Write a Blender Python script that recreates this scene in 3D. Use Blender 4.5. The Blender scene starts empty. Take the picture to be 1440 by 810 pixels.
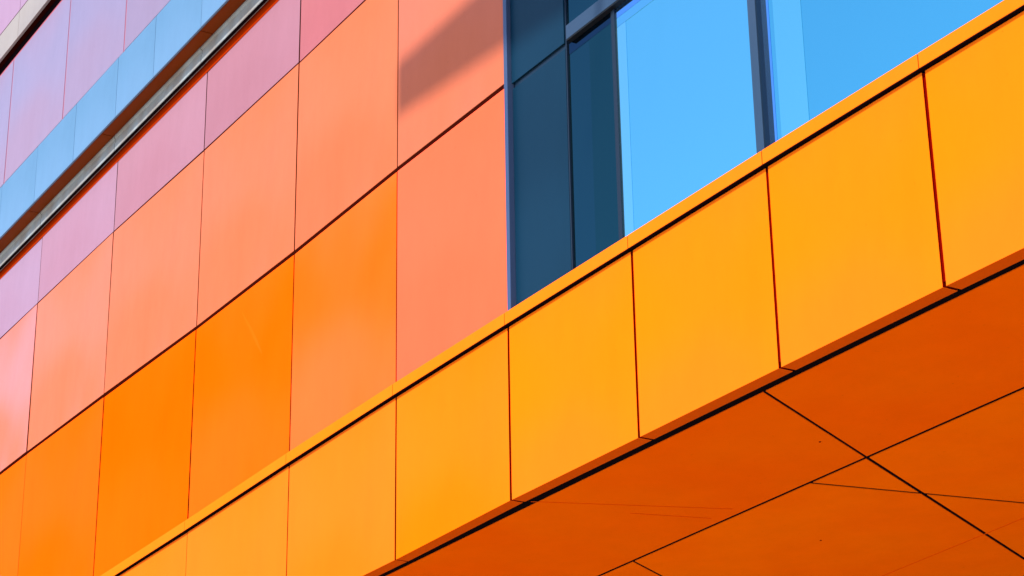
import bpy, bmesh, math, random
from mathutils import Matrix, Vector
random.seed(7)
S = bpy.context.scene
COL = S.collection
D = 7.0           # facade plane stands at y = 7; n = distance in front of it
EYE = 1.6         # camera height; heights below are given above the eye

# ------------------------------------------------------------------ materials
def lin(c):
    c /= 255.0
    return c/12.92 if c <= .04045 else ((c+.055)/1.055)**2.4
def rgb(r, g, b, k=1.0):
    return (min(lin(r)*k, .93), min(lin(g)*k, .93), min(lin(b)*k, .93), 1)

def paint(name, c1, c2=None, rough=.38, spec=.25, metal=0, bump=.012, scale=.55, grime=.055, coat=0):
    """baked enamel on sheet metal: a slow drift between two tints, faint grime and oil-canning"""
    c2 = c2 or c1
    m = bpy.data.materials.new(name); m.use_nodes = True
    N, L = m.node_tree.nodes, m.node_tree.links
    b = N['Principled BSDF']
    tc = N.new('ShaderNodeTexCoord')
    n1 = N.new('ShaderNodeTexNoise'); n1.inputs['Scale'].default_value = scale; n1.inputs['Detail'].default_value = 1.5
    L.new(tc.outputs['Object'], n1.inputs['Vector'])
    r1 = N.new('ShaderNodeMapRange'); r1.inputs[1].default_value = .36; r1.inputs[2].default_value = .64
    r1.interpolation_type = 'SMOOTHSTEP'
    L.new(n1.outputs['Fac'], r1.inputs[0])
    mx = N.new('ShaderNodeMix'); mx.data_type = 'RGBA'
    mx.inputs[6].default_value = c1; mx.inputs[7].default_value = c2
    L.new(r1.outputs[0], mx.inputs[0])
    # grime: streaky, long in z
    mp = N.new('ShaderNodeMapping'); mp.inputs['Scale'].default_value = (2.5, 2.5, 1.0)
    L.new(tc.outputs['Object'], mp.inputs['Vector'])
    n2 = N.new('ShaderNodeTexNoise'); n2.inputs['Scale'].default_value = 1.3; n2.inputs['Detail'].default_value = 7
    n2.inputs['Roughness'].default_value = .68
    L.new(mp.outputs[0], n2.inputs['Vector'])
    r2 = N.new('ShaderNodeMapRange'); r2.inputs[1].default_value = .3; r2.inputs[2].default_value = .75
    r2.inputs[3].default_value = 1.0+grime*.5; r2.inputs[4].default_value = 1.0-grime
    L.new(n2.outputs['Fac'], r2.inputs[0])
    # small specks of dirt
    n4 = N.new('ShaderNodeTexNoise'); n4.inputs['Scale'].default_value = 26; n4.inputs['Detail'].default_value = 3
    L.new(tc.outputs['Object'], n4.inputs['Vector'])
    r4 = N.new('ShaderNodeMapRange'); r4.inputs[1].default_value = .70; r4.inputs[2].default_value = .78
    r4.inputs[3].default_value = 1; r4.inputs[4].default_value = .86
    L.new(n4.outputs['Fac'], r4.inputs[0])
    mm = N.new('ShaderNodeMath'); mm.operation = 'MULTIPLY'
    L.new(r2.outputs[0], mm.inputs[0]); L.new(r4.outputs[0], mm.inputs[1])
    ml = N.new('ShaderNodeVectorMath'); ml.operation = 'SCALE'
    L.new(mx.outputs[2], ml.inputs[0]); L.new(mm.outputs[0], ml.inputs['Scale'])
    L.new(ml.outputs[0], b.inputs['Base Color'])
    r3 = N.new('ShaderNodeMapRange'); r3.inputs[3].default_value = rough-.05; r3.inputs[4].default_value = rough+.09
    L.new(n2.outputs['Fac'], r3.inputs[0]); L.new(r3.outputs[0], b.inputs['Roughness'])
    b.inputs['Specular IOR Level'].default_value = spec
    b.inputs['Metallic'].default_value = metal
    b.inputs['Coat Weight'].default_value = coat; b.inputs['Coat Roughness'].default_value = .12
    if bump:
        n3 = N.new('ShaderNodeTexNoise'); n3.inputs['Scale'].default_value = 1.4; n3.inputs['Detail'].default_value = 1
        L.new(tc.outputs['Object'], n3.inputs['Vector'])
        bp = N.new('ShaderNodeBump'); bp.inputs['Strength'].default_value = 1; bp.inputs['Distance'].default_value = bump
        L.new(n3.outputs['Fac'], bp.inputs['Height']); L.new(bp.outputs[0], b.inputs['Normal'])
    return m

def glass(name, tint, base, rough=.015, bump=.004, edge=None):
    """coated solar glazing: a tinted mirror-like coat over a dark body"""
    m = bpy.data.materials.new(name); m.use_nodes = True
    N, L = m.node_tree.nodes, m.node_tree.links
    for n in list(N): N.remove(n)
    out = N.new('ShaderNodeOutputMaterial')
    g = N.new('ShaderNodeBsdfGlossy'); g.inputs['Color'].default_value = tint; g.inputs['Roughness'].default_value = rough
    d = N.new('ShaderNodeBsdfPrincipled'); d.inputs['Base Color'].default_value = base; d.inputs['Roughness'].default_value = .08
    mix = N.new('ShaderNodeMixShader'); mix.inputs[0].default_value = .86
    tc = N.new('ShaderNodeTexCoord')
    n3 = N.new('ShaderNodeTexNoise'); n3.inputs['Scale'].default_value = .8; n3.inputs['Detail'].default_value = .5
    L.new(tc.outputs['Object'], n3.inputs['Vector'])
    bp = N.new('ShaderNodeBump'); bp.inputs['Distance'].default_value = bump
    L.new(n3.outputs['Fac'], bp.inputs['Height']); L.new(bp.outputs[0], g.inputs['Normal'])
    L.new(d.outputs[0], mix.inputs[1]); L.new(g.outputs[0], mix.inputs[2]); L.new(mix.outputs[0], out.inputs[0])
    return m

# ------------------------------------------------------------------ geometry helpers
def P(u, n, z): return Vector((u, D-n, EYE+z))

def hexa(bm, u0, u1, n0, n1, zb0, zb1, zt0, zt1):
    """box between u0..u1, n0 (back)..n1 (front) whose lower and upper edges may run slightly out of level"""
    v = [bm.verts.new(P(*p)) for p in [
        (u0, n0, zb0), (u1, n0, zb1), (u1, n1, zb1), (u0, n1, zb0),
        (u0, n0, zt0), (u1, n0, zt1), (u1, n1, zt1), (u0, n1, zt0)]]
    for f in [(0, 1, 2, 3), (7, 6, 5, 4), (3, 2, 6, 7), (1, 0, 4, 5), (0, 3, 7, 4), (2, 1, 5, 6)]:
        bm.faces.new([v[i] for i in f])

def build(name, bm, mat, parent=None, bevel=0, label=None, origin=None, group=None, edge=None, lip=None):
    bmesh.ops.recalc_face_normals(bm, faces=bm.faces)
    if bevel:
        bmesh.ops.bevel(bm, geom=list(bm.edges), offset=bevel, segments=2, affect='EDGES', profile=.6)
    if origin is None:
        o = Vector((0, 0, 0))
        for v in bm.verts: o += v.co
        o /= max(1, len(bm.verts))
    else: o = Vector(origin)
    for v in bm.verts: v.co -= o
    me = bpy.data.meshes.new(name); bm.to_mesh(me); bm.free()
    me.materials.append(mat)
    if edge:                                    # side edges painted dark to stand in for joint shade
        me.materials.append(edge)
        for p in me.polygons:
            if abs(p.normal.x) > .97: p.material_index = 1
    if lip:                                     # bottom return of the fascia trays, shade put into its darker colour
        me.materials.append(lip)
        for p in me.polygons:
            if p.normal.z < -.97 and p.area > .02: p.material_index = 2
    ob = bpy.data.objects.new(name, me); COL.objects.link(ob)
    if parent is not None:
        ob.parent = parent
        pw = Vector((0, 0, 0)); q = parent
        while q is not None: pw += q.location; q = q.parent
        ob.location = o - pw
    else: ob.location = o
    if label: ob['label'] = label
    if group: ob['group'] = group
    return ob

def box(name, u0, u1, n0, n1, z0, z1, mat, parent, bevel=0, label=None):
    bm = bmesh.new(); hexa(bm, u0, u1, n0, n1, z0, z0, z1, z1)
    return build(name, bm, mat, parent, bevel, label)

def interp(tab):
    def f(x):
        if x <= tab[0][0]: return tab[0][1]
        for (a, b), (c, d) in zip(tab, tab[1:]):
            if x <= c: return b+(d-b)*(x-a)/(c-a)
        return tab[-1][1]
    return f

# measured lines of the facade (u along it, height above the eye)
U = [-27.9, -25.65, -23.4, -21.20, -18.97, -16.73, -14.73, -12.96, -11.39]
zH1 = interp([(-22.0, 7.046), (-21.2, 7.035), (-18.99, 7.0), (-16.73, 6.953), (-14.74, 6.943), (-12.96, 6.97), (-11.38, 6.97)])
zH2 = interp([(-22.4, 8.736), (-21.17, 8.75), (-18.95, 8.749), (-16.73, 8.719), (-14.7, 8.705), (-13.94, 8.712), (-13.5, 8.72)])
zC = interp([(-18.6, 5.033), (-16.6, 5.076), (-14.7, 5.122), (-12.96, 5.152), (-11.39, 5.168), (-9.93, 5.177), (-8.58, 5.188), (-7.25, 5.190), (-6.6, 5.186)])
zB = interp([(-25.65, 3.85), (-12.96, 3.930), (-11.38, 3.958), (-9.92, 3.963), (-8.57, 3.972), (-7.255, 3.979), (-6.7, 3.981)])

K = .43
def ZF(x): return 3.968+.0082*(x+8.57)     # the soffit, a touch out of level
ZS = 3.965      # height of the soffit above the eye
def enamel(c, k, red=.88):
    r_, g_, b_ = (lin(v) for v in c)
    return (red if c[0] >= 250 else min(.93, r_*k*1.05), g_*k, b_*k, 1)
M = {}
def PM(key, c1, c2=None, k=K, red=.88, **kw):
    if key not in M: M[key] = paint('paint_'+key, enamel(c1, k, red), enamel(c2 or c1, k, red), **kw)
    return M[key]

dark_red = paint('joint_red', rgb(160, 10, 4, .42), rough=.7, bump=0, spec=0)
dark_brown = paint('joint_brown', rgb(78, 20, 10, .38), rough=.7, bump=0, spec=0)
black = paint('joint_shade_black', (.006, .003, .004, 1), rough=.8, bump=0, spec=0)  # backs the soffit joints; also paints shade as black strips

# ------------------------------------------------------------------ building
bld = bpy.data.objects.new('building', None); COL.objects.link(bld)
bld.location = (-12, 7, 0)
bld['label'] = 'modern building clad in orange, pink and blue metal panels with a blue glazed window'
bld['category'] = 'building'

# core walls behind the cladding (seen only through the joints)
wall = box('wall', -32, -11.36, -.40, -.005, 5.20, 9.9, dark_brown, bld)
wall['label'] = 'cladded wall of orange, salmon and pink panels'

ROW1 = [((255, 132, 22), (255, 128, 12)), ((255, 132, 22), (255, 128, 12)), ((255, 134, 34), (255, 128, 12)), ((255, 132, 30), (255, 127, 8)),
        ((255, 126, 2), (255, 131, 12)), ((255, 128, 4), (255, 134, 28)), ((255, 132, 30), (255, 142, 68)),
        ((252, 140, 98), (255, 136, 92))]
ROW2 = [((255, 182, 186), (255, 172, 169)), ((255, 182, 186), (255, 172, 169)), ((255, 182, 182), (255, 150, 94)), ((255, 164, 127), (255, 150, 89)),  # leftmost pinks paint in a reflected sheen
        ((255, 156, 108), (255, 148, 86)), ((255, 154, 104), (255, 147, 84)), ((255, 154, 101), (255, 144, 84)),
        ((255, 152, 118), (255, 147, 99))]
ROW3 = [((230, 184, 220), (228, 172, 205)), ((230, 184, 220), (228, 172, 205)), ((228, 184, 218), (226, 174, 206)), ((232, 176, 204), (230, 166, 192)),
        ((234, 168, 188), (230, 156, 174)), ((232, 160, 178), (226, 150, 166)), ((246, 146, 148), (242, 136, 140)),
        ((240, 146, 140), (240, 138, 134))]
G = .0082    # half a vertical joint
def tilt(o, a=.0035):
    o.rotation_euler = (random.uniform(-a, a)*.5, 0, random.uniform(-a, a))
for i in range(len(U)-1):
    a, b = U[i]+G, U[i+1]-G
    if i == len(U)-2: b = U[-1]+.008
    for r, (tab, lo, hi) in enumerate([(ROW1, lambda x: zC(x)+.03, lambda x: zH1(x)-.019),
                                       (ROW2, lambda x: zH1(x)+.019, lambda x: zH2(x)-.008),
                                       (ROW3, lambda x: zH2(x)+.008, lambda x: 9.86)]):
        m = PM('row%d_%d' % (r, max(i, 1)), *tab[i], red=(.88, (.52 if i < 7 else .46), .50)[r], k=(.40, (.362 if i < 7 else .37), .36)[r], spec=(0, .07, .14)[r])
        bm = bmesh.new(); hexa(bm, a, b, -.026, 0, lo(a), lo(b), hi(a), hi(b))
        # cladding_panel is a sub-part of the wall
        tilt(build('cladding_panel', bm, m, wall, .0018, edge=dark_brown))
# a reflected glint painted as a pale streak across one orange panel
bm = bmesh.new()
sp = [(-15.735, 6.76, .004), (-15.55, 6.55, .012), (-15.42, 6.39, .014), (-15.30, 6.24, .003)]
lo_ = [bm.verts.new(P(u-w_, .0012, z-w_)) for u, z, w_ in sp]; hi_ = [bm.verts.new(P(u+w_, .0012, z+w_)) for u, z, w_ in sp]
for i in range(3): bm.faces.new([lo_[i], lo_[i+1], hi_[i+1], hi_[i]])
build('glint_streak', bm, PM('painted_glint', (255, 135, 20), k=.40, spec=0), wall)
# thin drip rail and gap in the upper edge of row three is formed by the overhang below

# wall above the window, out of frame from here
upper_back = box('wall', -11.33, 6.0, -.40, -.036, 8.7, 9.9, dark_brown, bld)
for a in [-11.37, -9.9, -8.4, -6.9, -5.4, -3.9, -2.4, -.9, .6, 2.1, 3.6]:
    box('cladding_panel', a+G, a+1.5-G, -.026, 0, 8.72, 9.86, M['row2_7'], upper_back, .0025)

# ------------------------------------------------------------------ overhanging storey: blue strip and lavender panels
over = box('overhanging_storey', -32, 6.0, -.40, .213, 9.808, 12.6, paint('joint_rose', rgb(222, 116, 132, .52), spec=0, rough=.6, bump=0), bld,
           label='overhanging upper storey with sky blue strip under lavender panels')
PMb = PM('blue', (124, 182, 228), (138, 192, 240), rough=.3, k=.37)
bj = [-26.9, -25.7, -24.5, -23.3, -22.10, -20.91, -19.72, -18.53, -17.545, -16.40, -15.2, -14.0, -12.8, -11.6, -10.4, -9.2, -8, -6.8, -5.6, -4.4, -3.2, -2, -.8, .4, 1.6, 2.8, 4]
for a, b in zip(bj, bj[1:]):
    tilt(box('blue_panel', a+.004, b-.004, .201, .222, 9.795, 10.474, PMb, over, .002), .002)
lj = [-29.5, -27.65, -25.8, -23.93, -22.05, -20.155, -18.405, -16.6, -14.8, -13, -11.2, -9.4, -7.6, -5.8, -4, -2.2, -.4, 1.4, 3.2]
lav = [PM('lav0', (198, 186, 230), (212, 178, 214), k=.35), PM('lav1', (194, 182, 226), (205, 178, 216), k=.35), PM('lav2', (188, 174, 216), (198, 174, 212), k=.35)]
for k, (a, b) in enumerate(zip(lj, lj[1:])):
    tilt(box('lavender_panel', a+.016, b-.016, .205, .22, 10.482, 12.09, lav[0 if a < -22 else 1 if a < -19 else 2], over, .0025), .002)
# underside of the overhang, in sections
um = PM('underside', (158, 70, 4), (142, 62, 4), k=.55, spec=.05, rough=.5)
sj = [-27, -25, -23.4, -21.15, -18.95, -16.46, -14.6, -12.9, -11.2, -9.5, -7.8, -6.1, -4.4, -2.7, -1, .7, 2.4, 4.1]
for a, b in zip(sj, sj[1:]):
    bm = bmesh.new()
    hexa(bm, a+.006, b-.006, .076, .196, 9.792, 9.792, 9.803, 9.803)
    build('underside_panel', bm, um, over, .001)
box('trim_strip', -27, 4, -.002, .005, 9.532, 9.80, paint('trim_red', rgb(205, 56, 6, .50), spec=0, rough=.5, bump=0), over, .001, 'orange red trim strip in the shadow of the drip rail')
box('shade_strip', -27, 4, .034, .064, 9.6100, 9.6145, black, over)  # black strip paints the shade under the rail
# grey aluminium drip rail under the overhang
alu = paint('raw_aluminium', rgb(205, 212, 214, .46), rgb(196, 188, 180, .46), rough=.45, metal=.1, bump=.003, scale=3, grime=.25)
rj = [-27, -25, -23.3, -21.10, -18.92, -16.737, -14.6, -12.9, -11.2, -9.5, -7.8, -6.1, -4.4, -2.7, -1, .7, 2.4, 4.1]
for a, b in zip(rj, rj[1:]):
    bm = bmesh.new()
    prof = [(.020, 9.788), (.074, 9.788), (.074, 9.765), (.058, 9.752), (.058, 9.712), (.066, 9.704), (.066, 9.622), (.058, 9.616), (.020, 9.616)]
    A = [bm.verts.new(P(a+.007, n, z)) for n, z in prof]; B = [bm.verts.new(P(b-.007, n, z)) for n, z in prof]
    for q in range(len(prof)):
        w = (q+1) % len(prof); bm.faces.new([A[q], A[w], B[w], B[q]])
    bm.faces.new(A); bm.faces.new(B[::-1])
    build('drip_rail', bm, alu, over, .0012, 'grey aluminium drip rail under the blue strip')

# ------------------------------------------------------------------ top storey in the upper left corner
top = box('top_storey', -32, 6.0, -.40, .268, 12.212, 16.0, dark_brown, bld, label='top storey of pink panels over a cream strip')
box('shade_strip', -32, 6.0, .10, .217, 12.120, 12.205, black, top)  # black strip extends the shade below the cream strip by colour
crm = PM('cream', (212, 200, 188), (200, 188, 180), k=.42)
cj = [-27.2, -25.4, -23.55, -21.72, -19.9, -18.1, -16.3, -14.5, -12.7, -10.9, -9.1, -7.3, -5.5, -3.7, -1.9, 0, 1.9, 3.8]
pk = PM('pinktop', (236, 178, 214), (230, 184, 220), k=.36)
for a, b in zip(cj, cj[1:]):
    box('cream_strip', a+.004, b-.004, .27, .302, 12.204, 12.558, crm, top, .002)
    box('pink_panel', a+.007, b-.007, .272, .300, 12.576, 14.35, pk, top, .0025)
    box('pink_panel', a+.007, b-.007, .272, .300, 14.37, 15.9, pk, top, .0025)

# ------------------------------------------------------------------ projecting orange band: coping, fascia, soffit
band = bpy.data.objects.new('projecting_band', None); COL.objects.link(band); band.parent = bld
band.location = Vector((-12, 7, 5)) - bld.location
band['label'] = 'bright orange fascia band with coping'
def wrap(name, o_parent): return o_parent
bb = bmesh.new()
us = [-25.65]+[x for x in U if x > -25]+[-9.925, -8.575, -7.255, -5.98, -4.70, -3.4, -2.1, -.8, .5, 1.8, 3.1]
for a, b in zip(us, us[1:]):
    hexa(bb, a, b, -.36, -.010, 4.01, 4.01, zC(a)-.016, zC(b)-.016)
build('backing', bb, dark_red, band)
bb = bmesh.new()  # black strips put the shade of groove, coping underside and gap into colour
for a, b in zip(us, us[1:]): hexa(bb, a, b, -.30, -.012, zC(a)-.0155, zC(b)-.0155, zC(a)-.001, zC(b)-.001)
for a, b in zip(us, us[1:]): hexa(bb, a, b, -.011, .0275, zC(a)-.005, zC(b)-.005, zC(a)-.001, zC(b)-.001)
hexa(bb, -25.6, 3.1, -.175, -.101, ZF(-25.6)+.006, ZF(3.1)+.006, ZF(-25.6)+.012, ZF(3.1)+.012)
build('shade_strip', bb, black, band)
fm = [PM('fascia0', (255, 158, 44), (255, 152, 30), spec=0, k=.405), PM('fascia1', (255, 160, 34), (255, 154, 14), spec=0, k=.405), PM('fascia2', (255, 163, 18), (255, 158, 34), spec=0, k=.405)]
lipm = PM('lip', (255, 118, 14), red=.62, spec=0)  # same tray paint, darkened in place of shade
for k, (a, b) in enumerate(zip(us, us[1:])):
    g0 = .0065 if a < -13.5 else .0115 if a < -11.8 else .0125
    a1, b1 = a+g0, b-g0
    bm = bmesh.new()
    t = -.011
    # L-shaped tray: face and bottom return
    def sec(u):
        zb, zt = zB(u), zC(u)+t
        return [(0, zt), (0, zb), (-.100, zb), (-.100, zb+.014), (-.024, zb+.014), (-.024, zt)]
    A = [bm.verts.new(P(a1, n, z)) for n, z in sec(a1)]; B = [bm.verts.new(P(b1, n, z)) for n, z in sec(b1)]
    for q in range(6):
        w = (q+1) % 6; bm.faces.new([A[q], A[w], B[w], B[q]])
    bm.faces.new(A); bm.faces.new(B[::-1])
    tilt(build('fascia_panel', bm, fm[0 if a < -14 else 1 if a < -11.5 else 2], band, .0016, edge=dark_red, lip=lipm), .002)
    # coping length, its joint a little to the left of the panel joint
    c0, c1 = a-.0, b-.0
    bm = bmesh.new(); hexa(bm, c0+.003, c1-.003, -.052, .030, zC(c0), zC(c1), zC(c0)+.087, zC(c1)+.087)
    build('coping', bm, PM('coping', (255, 160, 36), (255, 155, 24), spec=0), band, .003, edge=dark_red)

sof = bpy.data.objects.new('soffit', None); COL.objects.link(sof); sof.parent = bld
sof.location = Vector((-12, 8.5, 5.5)) - bld.location
sof['label'] = 'shaded dark orange soffit with dark diagonal joints'
ZS = 3.965
bb = bmesh.new(); hexa(bb, -25.6, 3.1, -7.2, -.15, ZF(-25.6)+.005, ZF(3.1)+.005, ZS+.33, ZS+.33)
build('backing', bb, black, sof)
k_ = ZS/3.9
poly0 = [(-25.6, D+.158), (3.1, D+.158), (3.1, 14.2), (-25.6, 14.2)]
def cut(poly, p, q, gap):
    """split a convex polygon along the line p-q, leaving an open joint"""
    p = Vector(p); q = Vector(q); d = (q-p).normalized(); nrm = Vector((-d.y, d.x))
    outp = []
    for sgn in (1, -1):
        res = []
        f = lambda v: sgn*((Vector(v)-p).dot(nrm)) - gap
        for i in range(len(poly)):
            a, b = poly[i], poly[(i+1) % len(poly)]
            fa, fb = f(a), f(b)
            if fa >= 0: res.append(tuple(a))
            if (fa >= 0) != (fb >= 0):
                t = fa/(fa-fb); res.append((a[0]+(b[0]-a[0])*t, a[1]+(b[1]-a[1])*t))
        outp.append(res if len(res) > 2 else None)
    return outp
def sk(*p): return [(x*k_, y*k_) for x, y in p]
B0, B1 = sk((-12.598, 8.395), (-8.052, 8.275))
A0, A1 = sk((-8.782, 7.065), (-10.69, 10.823))
C0, C1 = sk((-9.985, 8.321), (-9.673, 9.846))
D0, D1 = sk((-12.018, 8.383), (-12.321, 8.902))
back, front = cut(poly0, B0, B1, .0165)
polys = []
fl, fr = cut(front, A0, A1, .011)
polys += [fl, fr]
bl, br = cut(back, D0, D1, .011)
polys.append(bl)
l2, r2 = cut(br, A0, A1, .014)
for pp in (l2, r2):
    if pp:
        for c in cut(pp, C0, C1, .0145): polys.append(c)
sfm = PM('soffit', (255, 142, 3), (255, 135, 2), spec=0, red=.82, rough=.34, scale=.8, grime=.05, bump=.006)
sfm2 = PM('soffit_rear', (255, 152, 2), (255, 146, 2), spec=0, red=.86, rough=.34, scale=.8, bump=.006)
for pp in polys:
    if not pp or len(pp) < 3: continue
    bm = bmesh.new()
    lo = [bm.verts.new((x, y, EYE+ZF(x))) for x, y in pp]; hi = [bm.verts.new((x, y, EYE+ZF(x)+.022)) for x, y in pp]
    bm.faces.new(lo); bm.faces.new(hi[::-1])
    for i in range(len(pp)):
        j = (i+1) % len(pp); bm.faces.new([lo[i], lo[j], hi[j], hi[i]])
    build('soffit_panel', bm, sfm if pp in (fl, fr) else sfm2, sof, 0)
# faint darker lines and rivet specks on the soffit sheets
scr = PM('faint_line', (250, 124, 2), k=.43, red=.76, spec=0)
def faint_line(p, q, w):
    p = Vector(sk(p)[0]); q = Vector(sk(q)[0]); d = (q-p).normalized(); nn = Vector((-d.y, d.x))*w
    bm = bmesh.new()
    pts = [p+nn, q+nn, q-nn, p-nn]
    lo = [bm.verts.new((v.x, v.y, EYE+ZF(v.x)-.003)) for v in pts]; hi = [bm.verts.new((v.x, v.y, EYE+ZF(v.x)-.0005)) for v in pts]
    bm.faces.new(lo); bm.faces.new(hi[::-1])
    for i in range(4):
        j = (i+1) % 4; bm.faces.new([lo[i], lo[j], hi[j], hi[i]])
    build('soffit_line', bm, scr, sof)
faint_line((-11.624, 10.232), (-9.50, 10.050), .004)
faint_line((-11.13, 6.99), (-10.66, 8.24), .0025)
faint_line((-11.05, 7.70), (-10.90, 8.24), .0025)
for (x, y) in [(-10.979, 9.221), (-9.307, 7.864)]:
    bm = bmesh.new(); x, y = x*k_, y*k_
    bmesh.ops.create_cone(bm, cap_ends=True, segments=12, radius1=.006, radius2=.007, depth=.004, matrix=Matrix.Translation((x, y, EYE+ZF(x)-.0025)))
    build('rivet', bm, dark_red, sof)

# ------------------------------------------------------------------ window
win = bpy.data.objects.new('window', None); COL.objects.link(win); win.parent = bld
win.location = Vector((-9, 7, 7)) - bld.location
win['label'] = 'large window with blue sky reflecting glass and dark side panel'
frame_m = paint('frame_slate', rgb(84, 112, 148, .33), rgb(74, 106, 142, .33), rough=.4, bump=0, metal=.2)
side_m = paint('frame_dark_and_shade', rgb(22, 44, 70, .4), rough=.45, bump=0)
jamb_m = paint('jamb_trim', rgb(115, 138, 185, .32), rgb(100, 128, 180, .32), rough=.35, metal=.3, bump=0)
span_m = paint('spandrel', rgb(10, 62, 92, .33), rgb(18, 72, 104, .33), rough=.38, spec=.1, bump=.001, grime=.03)
seal = paint('seal_black', (.004, .005, .008, 1), rough=.6, bump=0)
glass_b = glass('sky_glass', (.26, .76, .89, 1), (.01, .03, .06, 1))
glass_c = glass('sky_glass_far', (.17, .64, .78, 1), (.01, .03, .06, 1))
glass_a = glass('dark_glass', (.018, .085, .115, 1), (.006, .022, .035, 1))  # dark tint stands in for a dark reflection
zlo, zhi = 5.215, 8.69
box('jamb', -11.379, -11.334, -.20, .012, zlo, zhi, jamb_m, win, .004, 'pale lavender metal jamb strip')
box('back_plate', -11.33, 4.0, -.34, -.10, zlo, zhi, seal, win)
# spandrel: two dark blue sheets with a narrow darker strip between
box('side_panel', -11.330, -10.652, -.060, -.030, zlo, 6.925, span_m, win, .002, 'dark slate blue side panel')
box('side_panel', -11.330, -10.652, -.060, -.022, 6.965, zhi, span_m, win, .002, 'dark slate blue side panel')
box('dark_strip', -11.310, -10.655, -.075, -.038, 6.92, 6.97, paint('strip_slate', rgb(16, 48, 74, .42), bump=0), win)
box('mullion', -10.650, -10.636, -.08, -.032, zlo, zhi, side_m, win, .001)
# transom
box('transom', -10.592, 4.0, -.12, 0, 6.957, 7.062, frame_m, win, .003, 'slate blue transom with black underside')
box('transom_seal', -10.592, 4.0, -.10, -.004, 6.948, 6.9565, seal, win)
# frame bars
box('frame', -10.112, -10.090, -.09, -.036, zlo, 6.945, side_m, win, .002)
box('frame', -10.086, -10.066, -.09, -.032, zlo, 6.945, side_m, win, .002)
mull = []
for x in (-8.655, -6.20, -4.6, -3.25, -1.9, -.55, .8, 2.15):
    for z0, z1 in ((zlo, 6.945), (7.064, zhi)):
        m1 = box('mullion', x, x+.070, -.09, 0, z0, z1, frame_m, win, .002, 'slate blue mullion with dark side')
        box('side_shade', x+.0702, x+.0745, -.09, -.006, z0, z1, side_m, m1)  # dark strip puts the mullion's unlit side into colour
def pane(x0, x1, z0, z1, mat, n=-.045, lab=None):
    box('pane', x0, x1, n-.012, n, z0, z1, mat, win, 0, lab)
pane(-10.634, -10.112, zlo, 6.947, glass_a, lab='dark blue pane beside the side panel')
pane(-10.066, -8.656, zlo, 6.947, glass_b, lab='bright blue pane reflecting the sky')
def add_reflection(name, x0, x1, z0, z1, mat):  # tinted strips standing in for reflections of frame and transom
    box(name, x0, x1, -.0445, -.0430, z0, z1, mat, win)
gl_lo = glass('reflection_dark', (.22, .50, .95, 1), (.01, .03, .06, 1))
gl_hi = glass('reflection_light', (.27, .78, .86, 1), (.02, .05, .08, 1))
add_reflection('reflection_strip', -10.065, -8.656, 6.868, 6.946, gl_lo)
add_reflection('reflection_strip', -10.065, -8.656, 6.80, 6.866, glass('reflection_mid', (.25, .70, .90, 1), (.01, .03, .06, 1)))
add_reflection('reflection_strip', -10.633, -10.113, 6.868, 6.946, glass('reflection_black', (.015, .05, .10, 1), (.004, .01, .02, 1)))
add_reflection('reflection_strip', -10.38, -10.113, zlo, 6.866, glass('reflection_teal', (.014, .082, .100, 1), (.004, .014, .02, 1)))
add_reflection('reflection_strip', -10.065, -9.955, zlo, 6.798, glass('reflection_pale', (.36, .84, .97, 1), (.01, .03, .06, 1)))
add_reflection('reflection_strip', -8.584, -8.515, zlo, 6.946, gl_lo)
add_reflection('reflection_strip', -8.475, -8.228, zlo, 6.946, gl_hi)
xs = [-8.58, -6.20, -4.6, -3.25, -1.9, -.55, .8, 2.15]
for a, b in zip(xs, xs[1:]):
    pane(a, b, zlo, 6.947, glass_c, lab='bright blue pane reflecting the sky')
    pane(a, b, 7.064, zhi, glass_b)
pane(-10.634, -8.656, 7.064, zhi, glass_a, lab='dark pane above the transom')

# ------------------------------------------------------------------ rest of the building body (plain, behind and below)
body_m = PM('body', (255, 140, 60))
bm = bmesh.new()
def wbox(bm, x0, x1, y0, y1, z0, z1):
    v = [bm.verts.new(p) for p in [(x0, y0, z0), (x1, y0, z0), (x1, y1, z0), (x0, y1, z0), (x0, y0, z1), (x1, y0, z1), (x1, y1, z1), (x0, y1, z1)]]
    for f in [(0, 3, 2, 1), (4, 5, 6, 7), (0, 1, 5, 4), (1, 2, 6, 5), (2, 3, 7, 6), (3, 0, 4, 7)]: bm.faces.new([v[i] for i in f])
wbox(bm, -32, 6, 7.42, 22, 5.92, 17.7)
build('body', bm, body_m, bld)
bm = bmesh.new(); wbox(bm, -31.9, 5.9, 14.25, 21.9, 0, 5.88)
build('ground_floor_wall', bm, PM('base', (200, 190, 180)), bld)
bm = bmesh.new(); wbox(bm, -32, -25.7, 7.02, 14.2, 0, 5.88)
build('ground_floor_wall', bm, PM('base', (200, 190, 180)), bld)

# unseen plate, added and shaped only to cast the salmon panel's shadow
SUN = Vector((.25, -1, .95)).normalized()
caster_n = 4.6
k = caster_n/1.0
dx, dz = .25*k, .95*k
bm = bmesh.new()
pts = [(-12.955+dx, 7.865+dz), (-12.955+dx, 7.43+dz), (-9.2+dx, 7.10+dz), (-9.2+dx, 7.95+dz)]
F = [bm.verts.new(P(x, caster_n+.02, z)) for x, z in pts]; Bk = [bm.verts.new(P(x, caster_n-.02, z)) for x, z in pts]
bm.faces.new(F); bm.faces.new(Bk[::-1])
for i in range(4):
    j = (i+1) % 4; bm.faces.new([F[i], F[j], Bk[j], Bk[i]])
caster = build('shadow_caster', bm, frame_m, bld, .003)
for xa in (-9.3, -8.6):  # arms added to hold the unseen plate
    bm = bmesh.new(); hexa(bm, xa, xa+.05, .2, caster_n-.021, 10.45, 10.45, 10.52, 10.52)
    build('caster_arm', bm, frame_m, caster)

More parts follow.
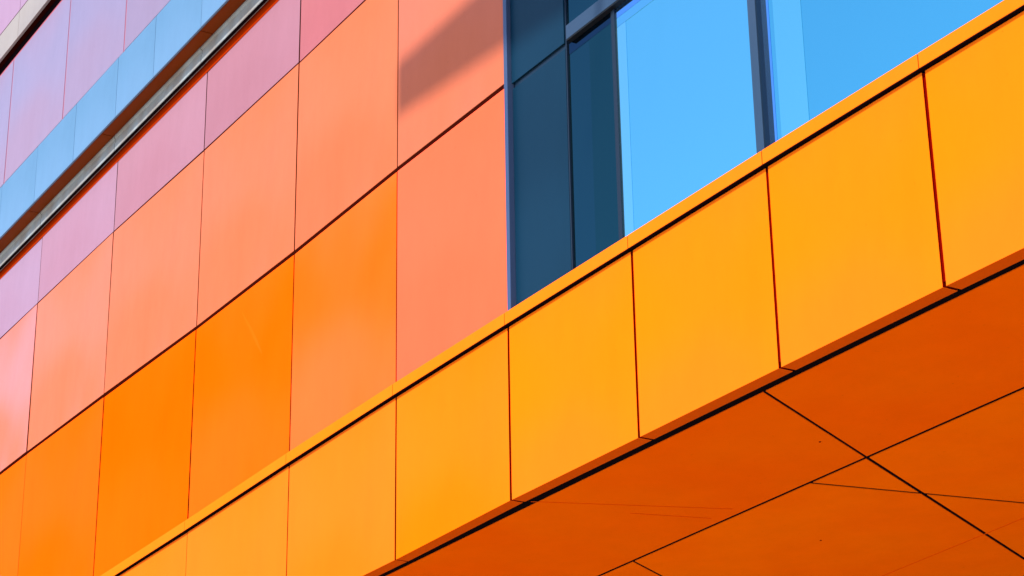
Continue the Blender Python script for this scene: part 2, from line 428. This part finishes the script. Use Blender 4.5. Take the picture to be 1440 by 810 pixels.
# ------------------------------------------------------------------ ground
bm = bmesh.new()
s = 400
for p in [(-s, -s, 0), (s, -s, 0), (s, s, 0), (-s, s, 0)]: bm.verts.new(p)
bm.verts.ensure_lookup_table(); bm.faces.new(bm.verts[:])
gm = bpy.data.materials.new('paving'); gm.use_nodes = True
N, L = gm.node_tree.nodes, gm.node_tree.links
br = N.new('ShaderNodeTexBrick'); br.inputs['Scale'].default_value = 1.6; br.inputs['Color1'].default_value = (.50, .45, .38, 1)
br.inputs['Color2'].default_value = (.44, .40, .34, 1); br.inputs['Mortar'].default_value = (.16, .15, .13, 1); br.inputs['Mortar Size'].default_value = .01
tc = N.new('ShaderNodeTexCoord'); L.new(tc.outputs['Object'], br.inputs['Vector']); L.new(br.outputs[0], N['Principled BSDF'].inputs['Base Color'])
N['Principled BSDF'].inputs['Roughness'].default_value = .8
gr = build('ground', bm, gm, origin=(0, 0, 0)); gr['kind'] = 'structure'; gr['label'] = 'pale stone paving in front of the building'

# ------------------------------------------------------------------ light
w = bpy.data.worlds.new('World'); S.world = w; w.use_nodes = True
N, L = w.node_tree.nodes, w.node_tree.links
sky = N.new('ShaderNodeTexSky'); sky.sky_type = 'NISHITA'; sky.sun_disc = False
# clear, dry air: a deep blue sky
el = math.asin(SUN.z); az = math.atan2(SUN.x, SUN.y)
sky.sun_elevation = el; sky.sun_rotation = az
sky.air_density = 1.0; sky.dust_density = .3; sky.ozone_density = 2.0
L.new(sky.outputs[0], N['Background'].inputs[0]); N['Background'].inputs[1].default_value = .15
sl = bpy.data.lights.new('sun', 'SUN'); sl.energy = 3.5; sl.angle = math.radians(1.3); sl.color = (1, .95, .88)
so = bpy.data.objects.new('sun', sl); COL.objects.link(so); so.location = (5, -20, 30)
so.rotation_euler = SUN.to_track_quat('Z', 'Y').to_euler()

# ------------------------------------------------------------------ camera
cd = bpy.data.cameras.new('camera'); cam = bpy.data.objects.new('camera', cd); COL.objects.link(cam)
cd.sensor_width = 36; cd.lens = 75.35; cd.clip_end = 3000; cd.clip_start = .1
R = [[0.520242, 0.329176, 0.78803], [0.853887, -0.184278, -0.486743], [-0.015008, 0.926113, -0.376948]]
Mx = Matrix([[*R[0], 0], [*R[1], 0], [*R[2], EYE], [0, 0, 0, 1]])
cam.matrix_world = Mx
S.camera = cam
S.view_settings.view_transform = 'Standard'; S.view_settings.look = 'None'; S.view_settings.gamma = 1
S.view_settings.use_curve_mapping = False
S.view_settings.exposure = 1.0
